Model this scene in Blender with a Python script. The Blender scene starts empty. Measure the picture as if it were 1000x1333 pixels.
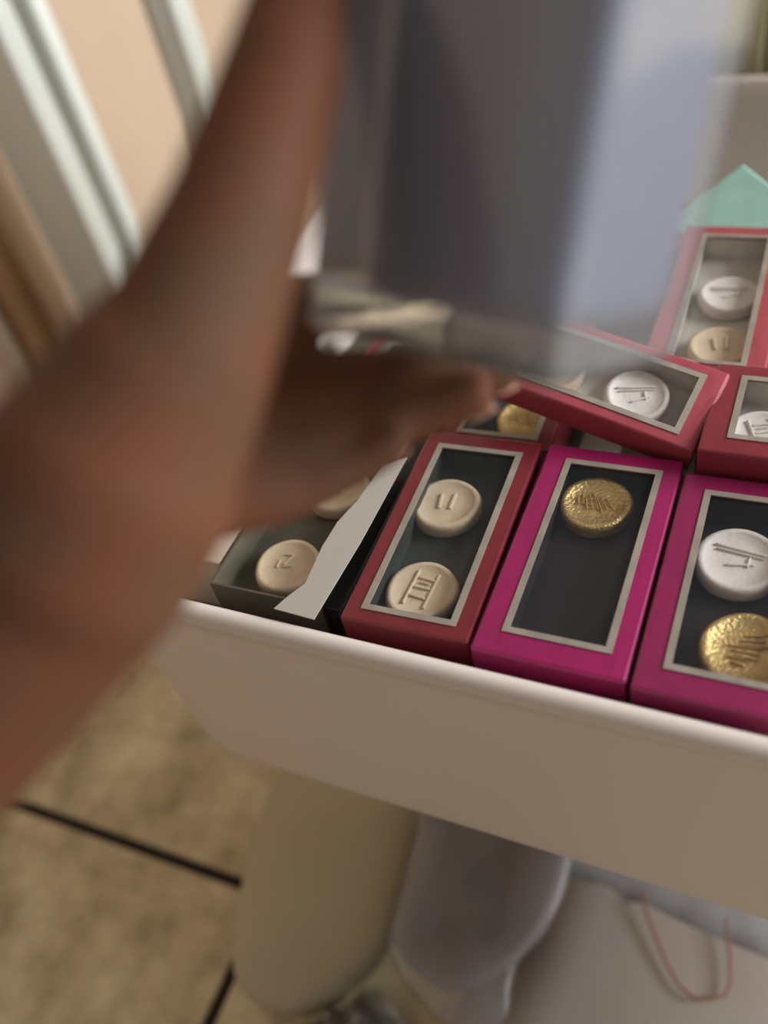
import bpy, bmesh, math, random
from mathutils import Vector, Matrix, noise
random.seed(7)
S = bpy.context.scene
COL = S.collection
V = Vector

# ------------------------------------------------------------------ camera
F = 1200.0                                   # focal length in pixels (image 1000 x 1333)
CAM_Z = 0.85
pitch, roll, yaw = (math.radians(a) for a in (45.0, -15.4, -33.0))
fwd = V((math.sin(yaw)*math.cos(pitch), math.cos(yaw)*math.cos(pitch), -math.sin(pitch)))
rt0 = V((math.cos(yaw), -math.sin(yaw), 0)); up0 = rt0.cross(fwd)
RT = math.cos(roll)*rt0 + math.sin(roll)*up0
UP = -math.sin(roll)*rt0 + math.cos(roll)*up0
CAMP = V((0, 0, CAM_Z))
cd = bpy.data.cameras.new('camera'); cam = bpy.data.objects.new('camera', cd); COL.objects.link(cam)
cd.sensor_fit = 'VERTICAL'; cd.sensor_height = 36; cd.lens = 36*F/1333; cd.clip_start = 0.01
m = Matrix((RT, UP, -fwd)).transposed().to_4x4(); m.translation = CAMP
cam.matrix_world = m
cd.dof.use_dof = True; cd.dof.focus_distance = 0.44; cd.dof.aperture_fstop = 3.3
S.camera = cam

# ------------------------------------------------------------------ world, light, exposure
w = bpy.data.worlds.new('world'); S.world = w; w.use_nodes = True
w.node_tree.nodes['Background'].inputs[0].default_value = (1.0, 0.93, 0.87, 1)
w.node_tree.nodes['Background'].inputs[1].default_value = 0.26

def area(name, loc, target, sx, sy, power, color):
    l = bpy.data.lights.new(name, 'AREA'); l.shape = 'RECTANGLE'; l.size = sx; l.size_y = sy
    l.energy = power; l.color = color
    o = bpy.data.objects.new(name, l); COL.objects.link(o); o.location = loc
    o.rotation_euler = (V(target)-V(loc)).to_track_quat('-Z', 'Y').to_euler()
    return o
area('window_daylight', (2.3, 1.25, 1.5), (-0.3, 0.6, 0.45), 1.6, 1.6, 165, (0.92, 0.97, 1.0))
S.view_settings.view_transform = 'Standard'; S.view_settings.look = 'None'
S.view_settings.gamma = 1.0; S.view_settings.use_curve_mapping = False
S.view_settings.exposure = 0.0

# ------------------------------------------------------------------ helpers
def ray(px, py): return fwd + RT*((px-500)/F) + UP*(-(py-666.5)/F)
def cp(px, py, d): return CAMP + ray(px, py)*d                       # point at camera depth d
def pz(px, py, z): r = ray(px, py); return CAMP + r*((z-CAM_Z)/r.z)  # point on a level plane

def srgb(h):
    h = h.lstrip('#'); c = [int(h[i:i+2], 16)/255 for i in (0, 2, 4)]
    return tuple(x/12.92 if x <= 0.04045 else ((x+0.055)/1.055)**2.4 for x in c) + (1,)

def mat(name, color, rough=0.5, metal=0.0, coat=0.0, var=0.0, scale=40, bump=0.0, bscale=200, spec=0.5, color2=None,
        detail=4, transmission=0.0, ior=1.45, sss=0.0, alpha=1.0):
    mt = bpy.data.materials.new(name); mt.use_nodes = True
    nt = mt.node_tree; b = nt.nodes['Principled BSDF']
    c = srgb(color) if isinstance(color, str) else color
    b.inputs['Base Color'].default_value = c
    b.inputs['Roughness'].default_value = rough; b.inputs['Metallic'].default_value = metal
    b.inputs['Coat Weight'].default_value = coat; b.inputs['Coat Roughness'].default_value = 0.08
    b.inputs['Specular IOR Level'].default_value = spec
    b.inputs['Transmission Weight'].default_value = transmission; b.inputs['IOR'].default_value = ior
    b.inputs['Alpha'].default_value = alpha
    if sss:
        b.inputs['Subsurface Weight'].default_value = sss
        b.inputs['Subsurface Radius'].default_value = (0.01, 0.004, 0.002); b.inputs['Subsurface Scale'].default_value = 0.6
    if var or color2 or bump:
        tc = nt.nodes.new('ShaderNodeTexCoord')
    if var or color2:
        n = nt.nodes.new('ShaderNodeTexNoise'); n.inputs['Scale'].default_value = scale; n.inputs['Detail'].default_value = detail
        nt.links.new(tc.outputs['Object'], n.inputs['Vector'])
        r = nt.nodes.new('ShaderNodeValToRGB')
        c2 = srgb(color2) if color2 else tuple(x*(1-var) for x in c[:3])+(1,)
        r.color_ramp.elements[0].position = 0.35; r.color_ramp.elements[1].position = 0.65
        r.color_ramp.elements[0].color = c2; r.color_ramp.elements[1].color = c
        nt.links.new(n.outputs['Fac'], r.inputs['Fac']); nt.links.new(r.outputs['Color'], b.inputs['Base Color'])
    if bump:
        n2 = nt.nodes.new('ShaderNodeTexNoise'); n2.inputs['Scale'].default_value = bscale; n2.inputs['Detail'].default_value = 3
        nt.links.new(tc.outputs['Object'], n2.inputs['Vector'])
        bp = nt.nodes.new('ShaderNodeBump'); bp.inputs['Strength'].default_value = bump; bp.inputs['Distance'].default_value = 0.002
        nt.links.new(n2.outputs['Fac'], bp.inputs['Height']); nt.links.new(bp.outputs['Normal'], b.inputs['Normal'])
    return mt

def film_mat(name, tint=(1, 1, 1, 1), gloss=0.25, rough=0.08, veil=0.0, veil_col=(0.8, 0.82, 0.85, 1), bump=0.3, bscale=60, base=0.02):
    """clear plastic film: see-through, with a fresnel reflection and a faint milky veil"""
    mt = bpy.data.materials.new(name); mt.use_nodes = True
    nt = mt.node_tree; nt.nodes.clear()
    out = nt.nodes.new('ShaderNodeOutputMaterial')
    tr = nt.nodes.new('ShaderNodeBsdfTransparent'); tr.inputs[0].default_value = tint
    gl = nt.nodes.new('ShaderNodeBsdfGlossy'); gl.inputs['Roughness'].default_value = rough
    df = nt.nodes.new('ShaderNodeBsdfDiffuse'); df.inputs[0].default_value = veil_col
    tc = nt.nodes.new('ShaderNodeTexCoord'); n = nt.nodes.new('ShaderNodeTexNoise'); n.inputs['Scale'].default_value = bscale
    nt.links.new(tc.outputs['Object'], n.inputs['Vector'])
    bp = nt.nodes.new('ShaderNodeBump'); bp.inputs['Strength'].default_value = bump; bp.inputs['Distance'].default_value = 0.002
    nt.links.new(n.outputs['Fac'], bp.inputs['Height']); nt.links.new(bp.outputs['Normal'], gl.inputs['Normal'])
    lw = nt.nodes.new('ShaderNodeLayerWeight'); lw.inputs['Blend'].default_value = gloss
    nt.links.new(bp.outputs['Normal'], lw.inputs['Normal'])
    ad = nt.nodes.new('ShaderNodeMath'); ad.operation = 'ADD'; ad.inputs[1].default_value = base; ad.use_clamp = True
    nt.links.new(lw.outputs['Fresnel'], ad.inputs[0])
    m1 = nt.nodes.new('ShaderNodeMixShader'); m1.inputs[0].default_value = veil
    nt.links.new(tr.outputs[0], m1.inputs[1]); nt.links.new(df.outputs[0], m1.inputs[2])
    m2 = nt.nodes.new('ShaderNodeMixShader')
    nt.links.new(ad.outputs[0], m2.inputs[0]); nt.links.new(m1.outputs[0], m2.inputs[1]); nt.links.new(gl.outputs[0], m2.inputs[2])
    nt.links.new(m2.outputs[0], out.inputs['Surface'])
    return mt

def obj(name, bm_or_me, mt, parent=None, loc=None, rot=None, smooth=False, mw=None):
    if isinstance(bm_or_me, bmesh.types.BMesh):
        bmesh.ops.recalc_face_normals(bm_or_me, faces=bm_or_me.faces)
        me = bpy.data.meshes.new(name); bm_or_me.to_mesh(me); bm_or_me.free()
    else: me = bm_or_me
    if smooth:
        for p in me.polygons: p.use_smooth = True
    if mt and not me.materials: me.materials.append(mt)
    o = bpy.data.objects.new(name, me); COL.objects.link(o)
    if parent: o.parent = parent
    if loc is not None: o.location = loc
    if rot is not None: o.rotation_euler = rot
    if mw is not None: o.matrix_world = mw
    return o
def tag(o, label, cat, group=None, kind=None):
    o['label'] = label; o['category'] = cat
    if group: o['group'] = group
    if kind: o['kind'] = kind
    return o
def struct(o, label=None):
    o['kind'] = 'structure'
    if label: o['label'] = label
    return o
def empty(name, loc=(0, 0, 0), rot=(0, 0, 0)):
    o = bpy.data.objects.new(name, None); o.empty_display_size = 0.02; COL.objects.link(o)
    o.location = loc; o.rotation_euler = rot; return o

def box_bm(x0, x1, y0, y1, z0, z1, bev=0.0, seg=2, bm=None):
    b = bm or bmesh.new()
    r = bmesh.ops.create_cube(b, size=1)
    for v in r['verts']:
        v.co = V((x0+(v.co.x+.5)*(x1-x0), y0+(v.co.y+.5)*(y1-y0), z0+(v.co.z+.5)*(z1-z0)))
    if bev:
        es = {e for v in r['verts'] for e in v.link_edges}
        bmesh.ops.bevel(b, geom=list(es), offset=bev, segments=seg, affect='EDGES', profile=0.5)
    return b

def ring_bm(x0, x1, y0, y1, t, z0, z1, bm=None):
    """rectangular frame (hole in the middle), t wide"""
    b = bm or bmesh.new()
    o = [(x0, y0), (x1, y0), (x1, y1), (x0, y1)]
    i = [(x0+t, y0+t), (x1-t, y0+t), (x1-t, y1-t), (x0+t, y1-t)]
    vs = [[b.verts.new((p[0], p[1], z)) for p in L] for L, z in ((o, z0), (o, z1), (i, z1), (i, z0))]
    for k in range(4):
        n = (k+1) % 4
        for a in range(4):
            c = (a+1) % 4
            b.faces.new((vs[a][k], vs[a][n], vs[c][n], vs[c][k]))
    return b

def tube_bm(pts, r, seg=8, bm=None, cap=True):
    b = bm or bmesh.new(); rings = []
    pts = [V(p) for p in pts]
    for i, p in enumerate(pts):
        d = (pts[min(i+1, len(pts)-1)]-pts[max(i-1, 0)]).normalized()
        u = d.orthogonal().normalized() if i == 0 else (u - d*u.dot(d)).normalized()
        v = d.cross(u); rr = r[i] if isinstance(r, (list, tuple)) else r
        rings.append([b.verts.new(p + (u*math.cos(a)+v*math.sin(a))*rr) for a in (2*math.pi*k/seg for k in range(seg))])
    for i in range(len(rings)-1):
        for k in range(seg):
            n = (k+1) % seg; b.faces.new((rings[i][k], rings[i][n], rings[i+1][n], rings[i+1][k]))
    if cap: b.faces.new(rings[0][::-1]); b.faces.new(rings[-1])
    return b

def lathe_bm(prof, seg=40, wob=0.0, bm=None):
    b = bm or bmesh.new(); rings = []
    for r, z in prof:
        if r < 1e-6: rings.append([b.verts.new((0, 0, z))]); continue
        rings.append([b.verts.new(((r*(1+wob*math.sin(3*a+1)+wob*.6*math.sin(5*a)))*math.cos(a), r*(1+wob*math.sin(3*a+1)+wob*.6*math.sin(5*a))*math.sin(a), z)) for a in (2*math.pi*k/seg for k in range(seg))])
    for i in range(len(rings)-1):
        A, B = rings[i], rings[i+1]
        for k in range(seg):
            n = (k+1) % seg
            if len(A) == 1: b.faces.new((A[0], B[k], B[n]))
            elif len(B) == 1: b.faces.new((A[k], A[n], B[0]))
            else: b.faces.new((A[k], A[n], B[n], B[k]))
    return b

def smooth_loop(pts, n=64):
    """closed Catmull-Rom through 2-D/3-D points"""
    pts = [V(p) for p in pts]; N = len(pts); out = []
    per = max(2, n//N)
    for i in range(N):
        p0, p1, p2, p3 = pts[i-1], pts[i], pts[(i+1) % N], pts[(i+2) % N]
        for k in range(per):
            t = k/per
            out.append(0.5*((2*p1)+(p2-p0)*t+(2*p0-5*p1+4*p2-p3)*t*t+(3*p1-p0-3*p2+p3)*t**3))
    return out

def pillow_bm(outline, z_mid, half_up, half_dn, rings=9, pw=2.6, wr=0.0, seed=0):
    """puffed slab with a traced plan outline"""
    b = bmesh.new(); c = sum(outline, V((0, 0, 0)))/len(outline); c.z = 0
    def ring(s, z):
        L = []
        for p in outline:
            q = c + (V((p.x, p.y, 0))-c)*s
            dz = wr*noise.noise(V((q.x*28+seed, q.y*28, z*8)))
            L.append(b.verts.new((q.x, q.y, z+dz*(1 if abs(z-z_mid) > 1e-6 else .3))))
        return L
    R = []
    ss = [math.sin(math.pi/2*k/rings) for k in range(1, rings+1)]
    for s in ss: R.append(ring(s, z_mid - half_dn*(1-s**pw)**(1/pw)))
    for s in ss[::-1][1:]: R.append(ring(s, z_mid + half_up*(1-s**pw)**(1/pw)))
    n = len(outline)
    for i in range(len(R)-1):
        for k in range(n): b.faces.new((R[i][k], R[i][(k+1) % n], R[i+1][(k+1) % n], R[i+1][k]))
    b.faces.new(R[0][::-1]); b.faces.new(R[-1])
    return b

# ------------------------------------------------------------------ materials
M = dict(
    grout=mat('grout', '#2e271d', 0.9, bump=0.5, bscale=300),
    tub=mat('white_plastic', '#d6c9c0', 0.38, spec=0.4),
    slat=mat('white_paint', '#e6ebe6', 0.45, var=0.04, scale=6),
    wall=mat('tan_wall', '#bda690', 0.9, var=0.08, scale=3),
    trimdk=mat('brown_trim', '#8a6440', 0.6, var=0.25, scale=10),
    table=mat('table_white', '#cfc8bf', 0.5),
    red=mat('deep_red_card', '#7e1c28', 0.42, coat=0.35, var=0.15, scale=30),
    magenta=mat('magenta_card', '#a30e5c', 0.40, coat=0.35, var=0.12, scale=30),
    magenta2=mat('berry_card', '#961654', 0.40, coat=0.35, var=0.12, scale=30),
    rose=mat('rose_card', '#a8424e', 0.40, coat=0.5, var=0.1, scale=30),
    crimson=mat('crimson_card', '#8c2835', 0.40, coat=0.4, var=0.1, scale=30),
    border=mat('silver_border', '#b5aa9c', 0.35, metal=0.25, var=0.2, scale=60),
    dark=mat('dark_tray', '#26241f', 0.5, var=0.4, scale=30, color2='#3a4038'),
    darkplum=mat('plum_tray', '#2c1d24', 0.45, var=0.4, scale=30, color2='#1d1a1a'),
    pale=mat('pale_tray', '#cdc6ba', 0.5, var=0.3, scale=40),  # pale tone puts the glare washing over these windows into the tray colour
    olive=mat('grey_card_tray', '#5f594a', 0.5, var=0.3, scale=30),
    cream=mat('cream_wax', '#d2bc9e', 0.55, sss=0.15, var=0.1, scale=120, bump=0.15, bscale=500),
    white=mat('white_wax', '#dad0c8', 0.5, sss=0.15, var=0.06, scale=120, bump=0.15, bscale=500),
    gold=mat('gold_foil', '#dcbc7c', 0.38, metal=0.7, var=0.25, scale=200, bump=0.5, bscale=600),
    silvercard=mat('silver_card', '#b3ada3', 0.38, metal=0.15),
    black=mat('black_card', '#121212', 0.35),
    whitecard=mat('white_card', '#cfc0ae', 0.6),
    mint=mat('mint_card', '#a9d6c8', 0.45, var=0.12, scale=60),
    teal=mat('teal_tissue', '#4f7d7c', 0.6),
    crate=mat('olive_cream_plastic', '#bdb995', 0.5),
    cushion=mat('beige_fabric', '#b5a88c', 0.75, bump=0.12, bscale=900, var=0.06, scale=8),
    pouch=mat('grey_lilac_fabric', '#716866', 0.6, bump=0.15, bscale=400, var=0.08, scale=20),
    paper=mat('white_paper', '#a69b93', 0.7, var=0.05, scale=14, bump=0.1, bscale=60),
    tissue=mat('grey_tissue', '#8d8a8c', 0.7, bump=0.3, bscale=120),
    cord=mat('pink_cord', '#946050', 0.7),
    lav=mat('lavender_card', '#74778e', 0.38, coat=0.3, var=0.06, scale=12),
    skin=mat('skin', '#5a402e', 0.65, sss=0.10, var=0.14, scale=40, color2='#663d2a', bump=0.12, bscale=700, spec=0.15),
    nail=mat('fingernail', '#c08a74', 0.3, coat=0.3),
    film=film_mat('clear_film', gloss=0.03, rough=0.1, veil=0.008, base=0.0, bump=0.15),
    wrap=film_mat('shrink_wrap', gloss=0.045, rough=0.1, veil=0.006, base=0.0, bump=0.5, bscale=90),
    sleeve=film_mat('clear_sleeve', gloss=0.3, rough=0.12, veil=0.13, bump=0.25, bscale=30, base=0.03),
    crinkle=film_mat('crinkled_plastic', tint=(0.92, 0.93, 0.93, 1), gloss=0.4, rough=0.1, veil=0.12, bump=0.7, bscale=70, base=0.15),
    frosted=film_mat('frosted_plastic', tint=(0.95, 0.95, 0.97, 1), gloss=0.22, rough=0.3, veil=0.11, veil_col=(0.7, 0.68, 0.70, 1), bump=0.5, bscale=40, base=0.03),
    darkthing=mat('dark_glass', '#1f2a2e', 0.2),
)
def tile_material():
    mt = bpy.data.materials.new('ceramic_tile'); mt.use_nodes = True; nt = mt.node_tree; b = nt.nodes['Principled BSDF']
    g = nt.nodes.new('ShaderNodeNewGeometry')
    n1 = nt.nodes.new('ShaderNodeTexNoise'); n1.inputs['Scale'].default_value = 14; n1.inputs['Detail'].default_value = 5; n1.inputs['Roughness'].default_value = 0.6
    n2 = nt.nodes.new('ShaderNodeTexNoise'); n2.inputs['Scale'].default_value = 45; n2.inputs['Detail'].default_value = 3
    for n in (n1, n2): nt.links.new(g.outputs['Position'], n.inputs['Vector'])
    r1 = nt.nodes.new('ShaderNodeValToRGB'); e = r1.color_ramp.elements
    e[0].position = 0.34; e[0].color = srgb('#a89672'); e[1].position = 0.68; e[1].color = srgb('#e0d2ac')
    k = r1.color_ramp.elements.new(0.5); k.color = srgb('#cab892')
    mx = nt.nodes.new('ShaderNodeMix'); mx.data_type = 'RGBA'; mx.blend_type = 'MULTIPLY'; mx.inputs['Factor'].default_value = 0.4
    r2 = nt.nodes.new('ShaderNodeValToRGB'); r2.color_ramp.elements[0].position = 0.3; r2.color_ramp.elements[0].color = (0.6, 0.55, 0.5, 1); r2.color_ramp.elements[1].position = 0.6
    nt.links.new(n1.outputs['Fac'], r1.inputs['Fac']); nt.links.new(n2.outputs['Fac'], r2.inputs['Fac'])
    nt.links.new(r1.outputs['Color'], mx.inputs['A']); nt.links.new(r2.outputs['Color'], mx.inputs['B'])
    nt.links.new(mx.outputs['Result'], b.inputs['Base Color']); b.inputs['Roughness'].default_value = 0.45
    bp = nt.nodes.new('ShaderNodeBump'); bp.inputs['Strength'].default_value = 0.15; bp.inputs['Distance'].default_value = 0.003
    nt.links.new(n1.outputs['Fac'], bp.inputs['Height']); nt.links.new(bp.outputs['Normal'], b.inputs['Normal'])
    return mt
M['tile'] = tile_material()

# ------------------------------------------------------------------ floor and walls
fl = struct(obj('floor', box_bm(-1.17, 2.6, -1.15, 2.55, -0.05, -0.005), M['grout']), 'beige ceramic tile floor with dark grout lines')
T, G = 0.45, 0.011
tile_me = {}
for i in range(-2, 6):
    for j in range(-3, 5):
        x0, x1 = -0.386 + i*T + G/2, -0.386 + (i+1)*T - G/2
        x0 = max(x0, -1.165)                                   # cut tiles along the wall
        cx, cy, hw, hh = (x0+x1)/2, 0.221 + (j+.5)*T, (x1-x0)/2, (T-G)/2
        key = round(hw, 4)
        if key not in tile_me:
            o = obj('tile', box_bm(-hw, hw, -hh, hh, -0.006, 0, 0.0025, 2), M['tile'], fl, (cx, cy, 0)); tile_me[key] = o.data
        else: o = obj('tile', tile_me[key], None, fl, (cx, cy, 0))
wl = struct(obj('wall_left', box_bm(-1.24, -1.17, -1.15, 2.55, -0.05, 2.5), M['wall']), 'warm tan wall behind the white boards')
struct(obj('wall_back', box_bm(-1.24, 2.6, 2.55, 2.62, -0.05, 2.5), M['wall']), 'warm tan wall across the far end')

# dark upright trim on the left wall
def py_on_x(px, py, X): r = ray(px, py); return CAMP + r*(X/r.x)
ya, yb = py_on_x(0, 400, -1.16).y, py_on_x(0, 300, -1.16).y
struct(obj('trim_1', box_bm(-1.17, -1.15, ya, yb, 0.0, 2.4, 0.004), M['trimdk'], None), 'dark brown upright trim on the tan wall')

# ------------------------------------------------------------------ white boards of the railing (behind, left)
YR = 0.95
rail = empty('white_railing', (-0.9, YR, 0))
tag(rail, 'white wooden railing of upright boards standing by the tan wall', 'railing')
def slat(x0, x1, y0, th, groove=False):
    b = box_bm(x0+.9, x1+.9, y0-YR, y0-YR+th, 0.0, 1.05, 0.006, 3)
    s_ = obj('slat', b, M['slat'], rail)
    if groove:
        gx = x0 + (x1-x0)*0.42
        obj('bead', box_bm(gx+.9, gx+.9+.006, y0-YR-.003, y0-YR+.001, 0.0, 1.045, 0.0012, 2), M['slat'], s_)
slat(-1.088, -0.985, YR, 0.042); slat(-1.035, -0.972, YR+.06, 0.030)
slat(-0.757, -0.712, YR, 0.040, True)
slat(-0.52, -0.40, YR, 0.035)
obj('top_rail', box_bm(-1.165+.9, -0.35+.9, -0.012, 0.10, 1.05, 1.085, 0.006, 2), M['slat'], rail)
obj('bottom_rail', box_bm(-1.06+.9, -0.35+.9, 0.043, 0.0595, 0.03, 0.07, 0.004, 2), M['slat'], rail)

# ------------------------------------------------------------------ low table under the tub
ZR, ZB = 0.52, 0.304
tab = empty('low_table', (0.07, 0.585, 0)); tag(tab, 'low white table hidden under the white storage tub', 'table')
obj('table_top', box_bm(-.27, .27, -.16, .16, ZB-.028, ZB-.001, .006, 2), M['table'], tab)
for sx in (-1, 1):
    for sy in (-1, 1):
        obj('leg', box_bm(sx*.245-.014, sx*.245+.014, sy*.135-.014, sy*.135+.014, 0, ZB-.028, .004, 2), M['table'], tab)

# ------------------------------------------------------------------ white tub
def rrect(x0, x1, y0, y1, r, n=8):
    L = []
    for cx, cy, a0 in ((x1-r, y0+r, -90), (x1-r, y1-r, 0), (x0+r, y1-r, 90), (x0+r, y0+r, 180)):
        for k in range(n+1):
            a = math.radians(a0 + 90*k/n); L.append((cx+r*math.cos(a), cy+r*math.sin(a)))
    return L
TX0, TX1, TY0, TY1 = -0.362, 0.42, 0.194, 0.785  # right end lengthened out of view so the tub shades the bag
def tub():
    b = bmesh.new(); prof = []
    R0 = 0.05
    for k in range(7):                                   # outer bottom corner
        a = math.pi/2*k/6; prof.append((0.010+R0*(1-math.sin(a)), ZB + R0*(1-math.cos(a))))
    prof += [(0.005, ZR-.022), (0.0045, ZR-.012), (0.001, ZR-.010)]
    for k in range(7):                                   # rolled rim
        a = math.pi*k/6; prof.append((0.0055-0.0055*math.cos(a), ZR-.0055+0.0055*math.sin(a)))
    prof += [(0.0115, ZR-.02), (0.0155, ZB+.05)]
    for k in range(5):
        a = math.pi/2*k/4; prof.append((0.0155+.04*(1-math.cos(a)), ZB+.05-.045*math.sin(a)))
    rings = []
    for off, z in prof:
        rr = max(0.075-off, 0.02)
        rings.append([b.verts.new((x, y, z)) for x, y in rrect(TX0+off, TX1-off, TY0+off, TY1-off, rr)])
    n = len(rings[0])
    for i in range(len(rings)-1):
        for k in range(n): b.faces.new((rings[i][k], rings[i][(k+1) % n], rings[i+1][(k+1) % n], rings[i+1][k]))
    b.faces.new(rings[0][::-1]); b.faces.new(rings[-1])
    return b
tag(obj('storage_tub', tub(), M['tub'], smooth=True, mw=Matrix.Translation((-.36, .194, 0)) @ Matrix.Rotation(math.radians(-.7), 4, 'Z') @ Matrix.Translation((.36, -.194, 0))), 'large white plastic tub with rolled rim, filled with windowed gift boxes', 'tub')

# ------------------------------------------------------------------ windowed gift boxes and the discs in them
CAV = 0.016
def gift_box(label, loc, rot, wx, ly, hz, win, card, tray, group='windowed gift boxes in the tub'):
    """win = (x0,x1,y0,y1) opening, origin = front left top corner at loc"""
    e = empty('gift_box', loc, rot); tag(e, label, 'box', group)
    x0, x1, y0, y1 = win
    b = bmesh.new()
    bo = [(0, 0), (wx, 0), (wx, ly), (0, ly)]; wi = [(x0, y0), (x1, y0), (x1, y1), (x0, y1)]
    rows = [[b.verts.new((p[0], p[1], z)) for p in L] for L, z in ((bo, -hz), (bo, 0), (wi, 0), (wi, -.0018))]
    for i in range(3):
        for k in range(4): b.faces.new((rows[i][k], rows[i][(k+1) % 4], rows[i+1][(k+1) % 4], rows[i+1][k]))
    b.faces.new(rows[0][::-1])
    bd = obj('box_body', b, card, e)
    bv = bd.modifiers.new('bevel', 'BEVEL'); bv.width = 0.0012; bv.segments = 2; bv.limit_method = 'ANGLE'
    b = bmesh.new()                                       # open inner tray
    q = .0006
    rows = [[b.verts.new((p[0], p[1], z)) for p in wi2] for wi2, z in (
        ([(x0-q, y0-q), (x1+q, y0-q), (x1+q, y1+q), (x0-q, y1+q)], -.0016), ([(x0-q, y0-q), (x1+q, y0-q), (x1+q, y1+q), (x0-q, y1+q)], -CAV))]
    for k in range(4): b.faces.new((rows[0][k], rows[0][(k+1) % 4], rows[1][(k+1) % 4], rows[1][k]))
    b.faces.new(rows[1])
    obj('inner_tray', b, tray, e)
    obj('window_border', ring_bm(x0-.0022, x1+.0022, y0-.0016, y1+.0016, .0031, 0.0, .0007), M['border'], e)
    obj('window_film', box_bm(x0, x1, y0, y1, -.0014, -.0010), M['film'], e)
    obj('clear_wrap', box_bm(-.0006, wx+.0006, -.0006, ly+.0006, -hz-.0004, .0014, .0013, 2), M['wrap'], e)
    return e

def emblem_bm(kind, r, z):
    b = bmesh.new(); h = 0.0011
    def bar(x, y, w_, l_, a=0):
        bb = bmesh.new(); box_bm(-w_/2, w_/2, -l_/2, l_/2, z-.0008, z+h, .0005, 2, bb)
        bmesh.ops.transform(bb, matrix=Matrix.Translation((x*r, y*r, 0)) @ Matrix.Rotation(math.radians(a), 4, 'Z'), verts=bb.verts)
        me = bpy.data.meshes.new('t'); bb.to_mesh(me); bb.free(); b.from_mesh(me); bpy.data.meshes.remove(me)
    if kind == 'bars':
        bar(-.22, .05, .13*r, .75*r, 4); bar(.24, .08, .13*r, .8*r, -3)
    elif kind == 'cake':
        bar(-.38, 0, .10*r, 1.5*r, 2); bar(.38, 0, .10*r, 1.5*r, 2); bar(0, .45, .6*r, .10*r); bar(0, .05, .6*r, .10*r, 3)
        bar(0, -.35, .6*r, .10*r, -2); bar(0, .25, .4*r, .06*r)
    elif kind == 'hook':
        bar(0, .18, .09*r, .55*r, -22); bar(-.12, .42, .30*r, .09*r, 10); bar(.06, -.12, .34*r, .09*r, 20); bar(-.32, -.05, .07*r, .4*r)
    elif kind == 'band':
        bar(0, .34, 1.5*r, .10*r, -4); bar(0, .18, 1.4*r, .06*r, -3); bar(.1, -.25, .8*r, .08*r, 14); bar(.3, -.1, .08*r, .4*r, 0)
    elif kind == 'rays':
        for k in range(9): bar(-.6+.15*k, -.05+.1*math.sin(k*2.1), .05*r, (.9-.9*abs(k-4)/7)*r, 12+3*k)
    return b
def disc(label, parent_e, x, y, r, mt, kind, rz=0, th=0.0085, tilt=0.0, group='round embossed discs in the gift boxes', z=None):
    mw = parent_e.matrix_basis.copy()
    z = -CAV + .0002 if z is None else z
    L = mw @ Matrix.Translation((x, y, z)) @ Matrix.Rotation(math.radians(rz), 4, 'Z') @ Matrix.Rotation(tilt, 4, 'X')
    p = [(0, 0), (r*.9, 0), (r*.985, .0008), (r, .0022), (r, th-.0025), (r*.975, th-.0009), (r*.92, th-.0001), (r*.82, th), (r*.80, th-.0005), (r*.4, th-.0004), (0, th-.0004)]
    d = obj('embossed_disc', lathe_bm(p, 36, 0.012), mt, smooth=True, mw=L)
    tag(d, label, 'disc', group)
    obj('raised_mark', emblem_bm(kind, r*.78, th-.0004), mt, d)
    return d
def px_local(e, px, py, z=-.008):
    iv = e.matrix_basis.inverted(); o_ = iv @ CAMP; d_ = iv.to_3x3() @ ray(px, py)
    q = o_ + d_*((z-o_.z)/d_.z)
    return q.x, q.y

ZT = ZR                                                   # box tops sit level with the rim
# front row, left to right
b1 = gift_box('deep red gift box with two cream discs, first coloured box in the front row', (-.176, .2105, ZT-.001), (0, 0, math.radians(.8)), .0625, .130, .034, (.0105, .0525, .0085, .119), M['red'], M['dark'])
b2 = gift_box('bright magenta gift box with one gold disc and an empty dark lower half', (-.1115, .2085, ZT), (0, 0, math.radians(-.4)), .0670, .132, .034, (.0130, .0565, .0135, .121), M['magenta'], M['darkplum'])
b3 = gift_box('berry pink gift box with a white disc above a gold disc, by the right edge', (-.0425, .2065, ZT), (0, 0, math.radians(-.3)), .068, .126, .034, (.0130, .0560, .0135, .114), M['magenta2'], M['darkplum'])
x, y = px_local(b1, 581, 655); disc('cream disc with upright raised strokes at the far end of the deep red box', b1, x, y, .0180, M['cream'], 'bars', 4)
x, y = px_local(b1, 549, 768); disc('cream disc stamped with a ladder-like mark at the near end of the deep red box', b1, x, y, .0180, M['cream'], 'cake', -6)
x, y = px_local(b2, 776, 654); disc('gold foil disc in the bright magenta box', b2, x, y, .0180, M['gold'], 'rays', 0)
x, y = px_local(b3, 962, 728); disc('white disc with a raised band in the berry pink box', b3, x, y, .0192, M['white'], 'band', -4)
x, y = px_local(b3, 972, 845); disc('gold foil disc below the white disc in the berry pink box', b3, x, y, .0192, M['gold'], 'rays', 70)

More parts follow.
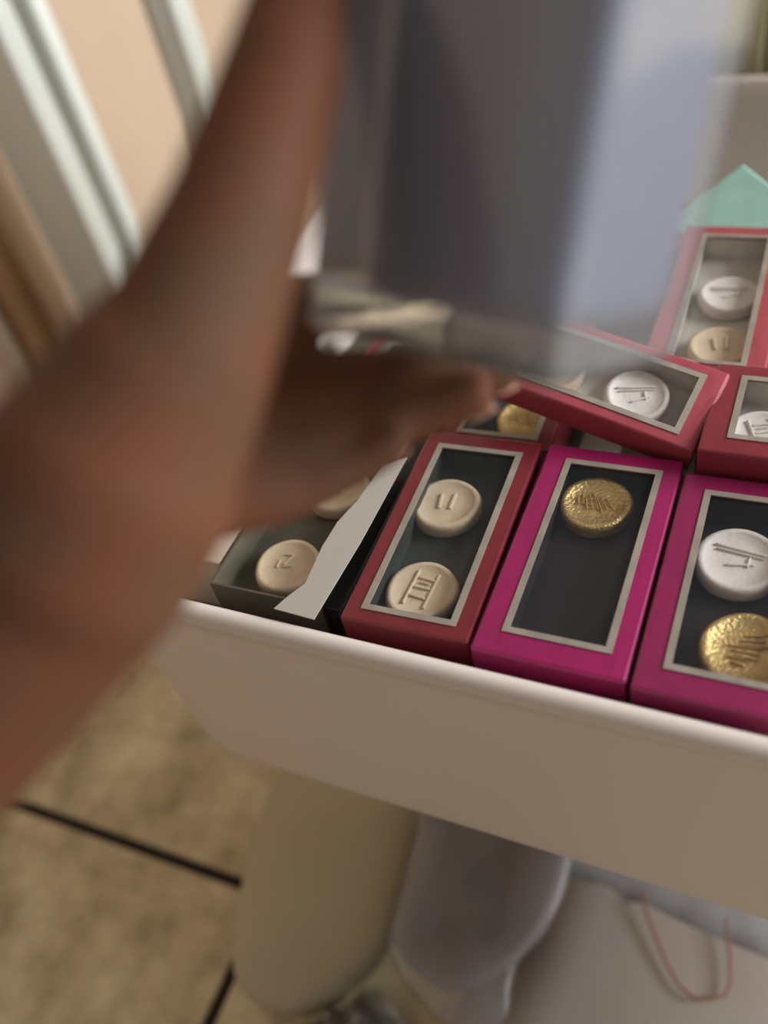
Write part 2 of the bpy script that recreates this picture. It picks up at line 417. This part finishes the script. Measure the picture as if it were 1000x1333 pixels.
# second row: a box lying across, a box beside it, a dark red box beneath
b7 = gift_box('dark red gift box with a gold disc, partly under the tilted rose box', (-.180, .352, ZT-.018), (0, 0, math.radians(1)), .0635, .124, .034, (.0105, .0535, .0085, .114), M['red'], M['dark'])
b6 = gift_box('tilted rose red gift box lying across the second row, white disc inside', (-.150, .356, ZT+.030), (math.radians(11), math.radians(11), math.radians(-9)), .114, .051, .019, (.010, .1020, .0075, .0435), M['rose'], M['pale'])
b5 = gift_box('crimson gift box lying crosswise at the right edge in the second row', (-.0375, .3345, ZT+.014), (0, 0, math.radians(-1)), .125, .066, .034, (.014, .112, .0115, .0555), M['crimson'], M['pale'])
b4 = gift_box('rose red gift box with two pale discs, third row right of the lavender package', (-.0785, .4055, ZT), (0, 0, 0), .064, .150, .034, (.0135, .0515, .012, .138), M['rose'], M['pale'])
x, y = px_local(b7, 686, 545); disc('gold foil disc just in front of the tilted rose box', b7, x, y, .0180, M['gold'], 'rays', 0)
disc('pale disc inside the tilted rose box', b6, .076, .0255, .0165, M['white'], 'band', 30)
disc('pale disc at the left end of the tilted rose box', b6, .030, .0255, .0165, M['cream'], 'bars', 30)
x, y = px_local(b5, 995, 565); disc('white disc inside the crimson box', b5, x, y, .0175, M['white'], 'cake', 20)
x, y = px_local(b4, 950, 382); disc('pale disc at the far end of the third-row rose box', b4, x, y, .0180, M['white'], 'band', 10)
x, y = px_local(b4, 938, 450); disc('cream disc at the near end of the third-row rose box', b4, x, y, .0180, M['cream'], 'bars', 10)
b8 = gift_box('deep red gift box with a gold disc, right of the third-row rose box', (-.0120, .4065, ZT-.004), (0, 0, math.radians(-1)), .064, .130, .034, (.0105, .0535, .0085, .118), M['crimson'], M['dark'])
x, y = px_local(b8, 992, 458); disc('gold foil disc behind the crimson box at the right edge', b8, .030, .028, .0180, M['gold'], 'rays', 0)

# left end of the tub: grey open box, black slab for the gap's shade, white box
ob = empty('open_box', (-.252, .216, ZT-.004)); tag(ob, 'grey open box with cream discs and a raised silver flap', 'box')
obj('box_body', ring_bm(0, .0625, 0, .125, .0012, -.034, 0), M['olive'], ob)
obj('inner_tray', box_bm(.0012, .0613, .0012, .1238, -.033, -CAV), M['olive'], ob)
fl_pts = [(357, 793), (409, 807), (470, 706), (530, 596), (498, 606), (466, 652), (440, 680), (420, 712), (398, 760), (374, 778)]
fb = bmesh.new(); inv = ob.matrix_basis.inverted()
tp, bt = [], []
for px, py in fl_pts:
    q = inv @ pz(px, py, ZT+.002); tp.append(fb.verts.new(q+V((0, 0, .0006)))); bt.append(fb.verts.new(q))
fb.faces.new(tp); fb.faces.new(bt[::-1])
for k in range(len(tp)): fb.faces.new((tp[k], bt[k], bt[(k+1) % len(tp)], tp[(k+1) % len(tp)]))
obj('flap', fb, M['silvercard'], ob)['label'] = 'raised silver grey card flap'
x, y = px_local(ob, 374, 735); disc('cream disc with a hooked mark in the grey open box', ob, x, y, .0175, M['cream'], 'hook', 0)
x, y = px_local(ob, 440, 635); disc('cream disc half under the silver flap of the grey open box', ob, x, y, .0175, M['cream'], 'bars', 0)
bc = obj('black_card', box_bm(-.1882, -.1785, .217, .338, ZT-.036, ZT-.005, .001), M['black'])  # black slab added to darken the shaded gap between the boxes
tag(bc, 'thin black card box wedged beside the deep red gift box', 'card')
wb = empty('white_box', (-.3270, .2300, ZT-.006)); tag(wb, 'white card box at the left end of the tub behind the arm', 'box')
obj('box_body', box_bm(0, .072, 0, .12, -.04, 0, .001), M['whitecard'], wb)
obj('lid', box_bm(-.0008, .0728, -.0008, .1208, -.012, .001, .001), M['whitecard'], wb)

# what the boxes rest on: an under layer of plain cartons
def carton(x0, x1, y0, y1, z1, label, mt):
    e = empty('card_carton', ((x0+x1)/2, (y0+y1)/2, ZB+.006)); tag(e, label, 'carton', 'plain cartons under the gift boxes')
    w_, l_, h_ = (x1-x0)/2, (y1-y0)/2, z1-ZB-.006
    obj('carton_body', box_bm(-w_, w_, -l_, l_, 0, h_, .001), mt, e)
    obj('tape', box_bm(-.012, .012, -l_*.98, l_*.98, h_, h_+.0004), M['silvercard'], e)
carton(-.295, -.002, .262, .338, ZT-.048, 'long brown carton under the front row of gift boxes', M['olive'])
carton(.004, .20, .262, .338, ZT-.048, 'brown carton under the front row past the right edge', M['olive'])
carton(-.30, .10, .345, .545, ZT-.058, 'wide brown carton under the second and third rows', M['olive'])
carton(-.13, .08, .555, .690, ZT-.074, 'brown carton under the tipped mint box near the back', M['olive'])
b9 = gift_box('rose gift box in the second row behind the grey open box', (-.2515, .352, ZT-.016), (0, 0, math.radians(1.5)), .0635, .126, .034, (.0105, .0535, .0085, .116), M['rose'], M['pale'])
disc('cream disc at the near end of the rose box behind the hand', b9, .032, .034, .0180, M['cream'], 'cake', 0)
disc('cream disc at the far end of the rose box behind the hand', b9, .032, .088, .0180, M['cream'], 'bars', 0)
b10 = gift_box('crimson gift box in the third row hidden behind the lavender package', (-.1500, .4880, ZT-.016), (0, 0, math.radians(-3)), .0635, .126, .034, (.0105, .0535, .0085, .116), M['crimson'], M['pale'])
disc('white disc at the near end of the crimson box behind the package', b10, .032, .034, .0180, M['white'], 'band', 0)
disc('white disc at the far end of the crimson box behind the package', b10, .032, .088, .0180, M['white'], 'cake', 0)

# mint box with teal tissue near the back
mb = empty('mint_box', (-.046, .598, ZT-.060), (math.radians(10), math.radians(-20), math.radians(42))); tag(mb, 'mint green card box tipped on its corner near the back of the tub', 'box')
obj('box_body', box_bm(-.032, .032, -.032, .032, 0, .052, .002), M['mint'], mb)
obj('lid', box_bm(-.0335, .0335, -.0335, .0335, .040, .0545, .002), M['mint'], mb)
obj('speckled_print', box_bm(-.012, .006, -.0338, -.0334, .044, .050), M['olive'], mb)
tt = bmesh.new()
for k in range(14):
    a = random.uniform(0, 6.28); x_, y_ = .012*math.cos(a), .012*math.sin(a)
    tube_bm([(x_*.3, y_*.3, 0), (x_*.8, y_*.8, .03), (x_*1.6, y_*1.6, .055+random.uniform(-.01, .01))], [.004, .003, .0006], 5, tt)
t = obj('tissue_tuft', tt, M['teal'], loc=(.012, .65, ZT-.0735)); tag(t, 'tuft of dark teal tissue strips behind the mint box', 'tissue')

# cream crate behind the tub
cr = empty('plastic_crate', (-.02, .95, 0)); tag(cr, 'pale olive ribbed plastic crate standing behind the white tub', 'crate')
obj('crate_body', ring_bm(-.22, .22, -.13, .13, .006, .002, .66), M['crate'], cr)
obj('crate_base', box_bm(-.214, .214, -.124, .124, .002, .012), M['crate'], cr)
for k in range(9): obj('rib', box_bm(-.20+.05*k-.007, -.20+.05*k+.007, -.138, -.130, .03, .65, .002), M['crate'], cr)

# ------------------------------------------------------------------ things on the floor under the tub's front
# beige cushion
op = [(410, 960), (358, 1022), (333, 1095), (314, 1170), (305, 1240), (312, 1285), (345, 1312), (395, 1318), (450, 1290), (500, 1240), (530, 1160), (549, 1078), (570, 990), (480, 940)]
ol = smooth_loop([pz(px, py, .045) for px, py in op], 84)
tag(obj('cushion', pillow_bm(ol, .045, .022, .044, 10, 3.2), M['cushion'], smooth=True), 'smooth beige oval cushion on the tiles below the tub', 'cushion')

# white paper gift bag lying flat, mouth away from the camera
ZP = 0.052
pA, pB = pz(735, 1130, ZP), pz(1000, 1245, ZP)
ux = (pB-pA); ux.z = 0; ux.normalize(); uy = V((ux.y, -ux.x, 0))            # uy points toward the camera side
bag = empty('paper_gift_bag', (0, 0, 0)); o0 = pA - ux*.045
bag.matrix_basis = Matrix.Translation((o0.x, o0.y, 0)) @ Matrix((ux, -uy, V((0, 0, 1)))).transposed().to_4x4()
tag(bag, 'white paper gift bag lying flat on the tiles with a pink cord handle', 'bag')
bb = bmesh.new(); W_, L_ = .40, .34
nx, ny = 24, 20
for sgn in (0, 1):                                                            # lower and upper sheet
    g = [[None]*(ny+1) for _ in range(nx+1)]
    for i in range(nx+1):
        for j in range(ny+1):
            u, v = i/nx, j/ny
            puff = min(1, 6*u, 6*(1-u)) ** .5 * (0.92+0.08*min(1, 5*v))
            z_ = 0.003 if sgn == 0 else 0.004 + (ZP-.006)*puff + .0016*noise.noise(V((u*7, v*6, 3)))
            jag = .004*noise.noise(V((u*22, 5, sgn))) if j == 0 else 0
            g[i][j] = bb.verts.new((u*W_, -v*L_+jag, z_))
    for i in range(nx):
        for j in range(ny): bb.faces.new((g[i][j], g[i+1][j], g[i+1][j+1], g[i][j+1]))
    if sgn == 0: g0 = g
for j in range(ny):
    for i in (0, nx): bb.faces.new((g0[i][j], g0[i][j+1], g[i][j+1], g[i][j]))
for i in range(nx): bb.faces.new((g0[i][ny], g0[i+1][ny], g[i+1][ny], g[i][ny]))
obj('bag_body', bb, M['paper'], bag, smooth=True)
inv = bag.matrix_basis.inverted()
hp = [(836, 1160), (843, 1190), (856, 1226), (870, 1258), (885, 1284), (903, 1299), (926, 1300), (944, 1296), (951, 1280), (951, 1250), (947, 1215), (945, 1195)]
obj('cord_handle', tube_bm([inv @ pz(px, py, ZP+.0015) for px, py in hp], .0012, 8), M['cord'], bag, smooth=True)['label'] = 'thin pink cord handle'
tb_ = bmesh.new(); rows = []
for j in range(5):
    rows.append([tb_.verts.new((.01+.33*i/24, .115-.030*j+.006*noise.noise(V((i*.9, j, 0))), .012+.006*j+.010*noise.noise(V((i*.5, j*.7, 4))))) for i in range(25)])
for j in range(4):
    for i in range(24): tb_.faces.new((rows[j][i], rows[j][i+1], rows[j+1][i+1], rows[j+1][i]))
ti = obj('tissue_paper', tb_, M['tissue'], bag, smooth=True)  # its grey also stands in for the shadow strip below the tub
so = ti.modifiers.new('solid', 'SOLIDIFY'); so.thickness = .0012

# grey pouch in a frosted plastic bag
pp = [(562, 1010), (650, 1030), (742, 1075), (740, 1125), (728, 1168), (706, 1212), (672, 1248), (628, 1276), (582, 1290), (548, 1268), (516, 1232), (528, 1160), (545, 1090)]
pl = smooth_loop([pz(px, py, .085) for px, py in pp], 72)
pouch = empty('grey_pouch', (0, 0, 0)); tag(pouch, 'grey rounded pouch in frosted plastic between the beige cushion and white bag', 'pouch')
obj('pouch_body', pillow_bm(pl, .085, .012, .026, 9, 3.4, .002, 3), M['pouch'], pouch, smooth=True)
wp = [(560, 1008), (652, 1030), (746, 1078), (744, 1126), (732, 1172), (709, 1216), (676, 1252), (666, 1285), (655, 1330), (600, 1345), (545, 1300), (506, 1236), (521, 1160), (541, 1085)]
wl_ = smooth_loop([pz(px, py, .10) for px, py in wp], 78)
obj('plastic_wrap', pillow_bm(wl_, .0985, .010, .001, 9, 3.0, .004, 9), M['frosted'], pouch, smooth=True)

# crumpled clear plastic bag at the bottom edge
cb = bmesh.new(); n = 46; cpt = pz(468, 1350, .04)
g = []
for i in range(n+1):
    row = []
    for j in range(n+1):
        u, v = i/n*2-1, j/n*2-1
        q = V((u*3.1, v*3.1, 1.7))
        rr = max(0, 1-(u*u+v*v)**2)
        hgt = rr**.5*(.035 + .04*abs(noise.noise(q)) + .03*(1-2*abs(noise.noise(q*2.3))) )
        row.append(cb.verts.new((u*.050+.008*noise.noise(q*1.4), v*.044+.008*noise.noise(q*1.4+V((9, 0, 0))), .004+hgt)))
    g.append(row)
for i in range(n):
    for j in range(n): cb.faces.new((g[i][j], g[i+1][j], g[i+1][j+1], g[i][j+1]))
pbag = obj('plastic_bag', cb, M['crinkle'], loc=(cpt.x-.002, cpt.y-.016, 0), rot=(0, 0, .9)); tag(pbag, 'crumpled clear plastic bag below the beige cushion', 'bag')
jr = empty('dark_jar', (cpt.x-.002, cpt.y-.016, .0)); tag(jr, 'small dark glass jar under the crumpled plastic', 'jar')
obj('jar_body', lathe_bm([(0, .002), (.024, .002), (.027, .006), (.027, .03), (.022, .036), (0, .036)], 28), M['darkthing'], jr, smooth=True)
obj('jar_lid', lathe_bm([(.0, .0362), (.0235, .0362), (.0235, .044), (.022, .0455), (0, .0455)], 28), M['cream'], jr, smooth=True)

# ------------------------------------------------------------------ package held in the hand
B0, B1 = cp(645, 452, .228), cp(722, -40, .199)
ay = (B1-B0).normalized()                                   # long axis of the package
vz = (CAMP-(B0+B1)/2).normalized(); az = (vz - ay*vz.dot(ay)).normalized(); ax = ay.cross(az)   # az faces the holder
pk = empty('clear_package', B0)
Rk = Matrix((ax, az*-1, ay)).transposed().to_4x4()           # local: x right, -y to the camera, z along the package
pk.matrix_basis = Matrix.Translation(B0) @ Rk @ Matrix.Rotation(math.radians(-30), 4, 'Z')
tag(pk, 'clear plastic package with a lavender blue carton inside, held up in the hand', 'package')
HS, HL = .0340, .155
sl = box_bm(-HS, HS, -HS, HS, 0, HL, .004, 3)
obj('clear_sleeve', sl, M['sleeve'], pk, smooth=False)
ic = obj('inner_carton', box_bm(-.0240, .0318, -.0305, .0290, .010, HL-.004, .008, 5), M['lav'], pk, smooth=False)
obj('end_flap', box_bm(-.0235, .0285, -.0270, .0255, .0012, .0022), M['sleeve'], pk)

# ------------------------------------------------------------------ the hand and forearm
def chain(bm, pts):
    """tapered limb: list of (point, radius)"""
    for i, (p, r) in enumerate(pts):
        bmesh.ops.create_icosphere(bm, subdivisions=3, radius=r, matrix=Matrix.Translation(p))
        if i:
            q, rq = pts[i-1]; d = p-q
            steps = max(2, int(d.length/.004))
            tube_bm([q+d*(k/steps) for k in range(steps+1)], [rq+(r-rq)*(k/steps) for k in range(steps+1)], 20, bm)
hb = bmesh.new()
A = cp
wrist = (A(75, 745, .190), .0255)
chain(hb, [(A(-420, 1230, .215), .036), (A(-150, 960, .20), .0315), wrist])
wrist2 = (A(30, 800, .193), .026)
palm0, palm1 = (A(170, 640, .196), .022), (A(190, 610, .215), .021)
chain(hb, [wrist, palm0]); chain(hb, [wrist, palm1])
fingers = {
    'index': [(A(215, 545, .212), .0165), (A(310, 440, .232), .0118), (A(415, 395, .268), .0095), (A(525, 400, .293), .0085), (A(600, 425, .300), .0074)],
    'middle': [(A(215, 590, .218), .0165), (A(330, 520, .240), .0118), (A(465, 500, .262), .0098), (A(570, 490, .275), .0088), (A(645, 482, .278), .0076)],
    'ring': [(A(200, 630, .218), .0160), (A(320, 595, .238), .0112), (A(450, 560, .256), .0094), (A(545, 536, .263), .0084), (A(612, 515, .264), .0073)],
    'little': [(A(180, 665, .210), .0150), (A(275, 655, .228), .0100), (A(375, 640, .243), .0084), (A(450, 607, .250), .0074), (A(503, 578, .252), .0064)],
}
for k, pts in fingers.items(): chain(hb, [palm1] + pts)
thumb = [(A(180, 610, .190), .021), (A(235, 470, .182), .0185), (A(312, 280, .180), .0145), (A(370, 90, .180), .0120), (A(404, -70, .184), .0088)]
chain(hb, [palm0] + thumb)
chain(hb, [(A(90, 715, .189), .027), (A(140, 630, .187), .0265), (A(205, 510, .184), .0215)])
chain(hb, [(A(245, 500, .190), .015), (A(285, 470, .215), .012), (A(300, 450, .228), .011)])   # web between thumb and index
tmp = bpy.data.meshes.new('tmp'); hb.to_mesh(tmp); hb.free()
to = bpy.data.objects.new('tmp', tmp); COL.objects.link(to)
rm = to.modifiers.new('r', 'REMESH'); rm.mode = 'VOXEL'; rm.voxel_size = 0.0016
sm = to.modifiers.new('s', 'SMOOTH'); sm.factor = 0.5; sm.iterations = 22
dg = bpy.context.evaluated_depsgraph_get(); dg.update()
hm = bpy.data.meshes.new_from_object(to.evaluated_get(dg)); bpy.data.objects.remove(to); hm.name = 'person'
hand = obj('person', hm, M['skin'], smooth=True)
tag(hand, 'bare left forearm and hand reaching in and gripping the clear lavender package', 'person')
def nail(p_prev, p_tip, r, facing):
    d = (p_tip-p_prev).normalized(); n = (facing - d*facing.dot(d)).normalized(); s_ = d.cross(n)
    b = bmesh.new(); rows = []
    for i in range(7):
        t_ = -1+2*i/6; row = []
        for j in range(7):
            a = (-1+2*j/6); wv = (1-.25*max(0, t_)**2)
            ang = a*.95
            row.append(b.verts.new(p_tip + d*(t_*r*.75+r*.15) + s_*(math.sin(ang)*r*.82*wv) + n*(math.cos(ang)*r*.82+r*.16*(1-max(0, t_)**2*.8))))
        rows.append(row)
    for i in range(6):
        for j in range(6): b.faces.new((rows[i][j], rows[i][j+1], rows[i+1][j+1], rows[i+1][j]))
    o = obj('fingernail', b, M['nail'], hand, smooth=True)
    so_ = o.modifiers.new('solid', 'SOLIDIFY'); so_.thickness = .0006
nail(thumb[-2][0], thumb[-1][0], thumb[-1][1], -RT*.8-fwd*.6)
for k, pts in fingers.items(): nail(pts[-2][0], pts[-1][0], pts[-1][1], fwd*.9-UP*.5)
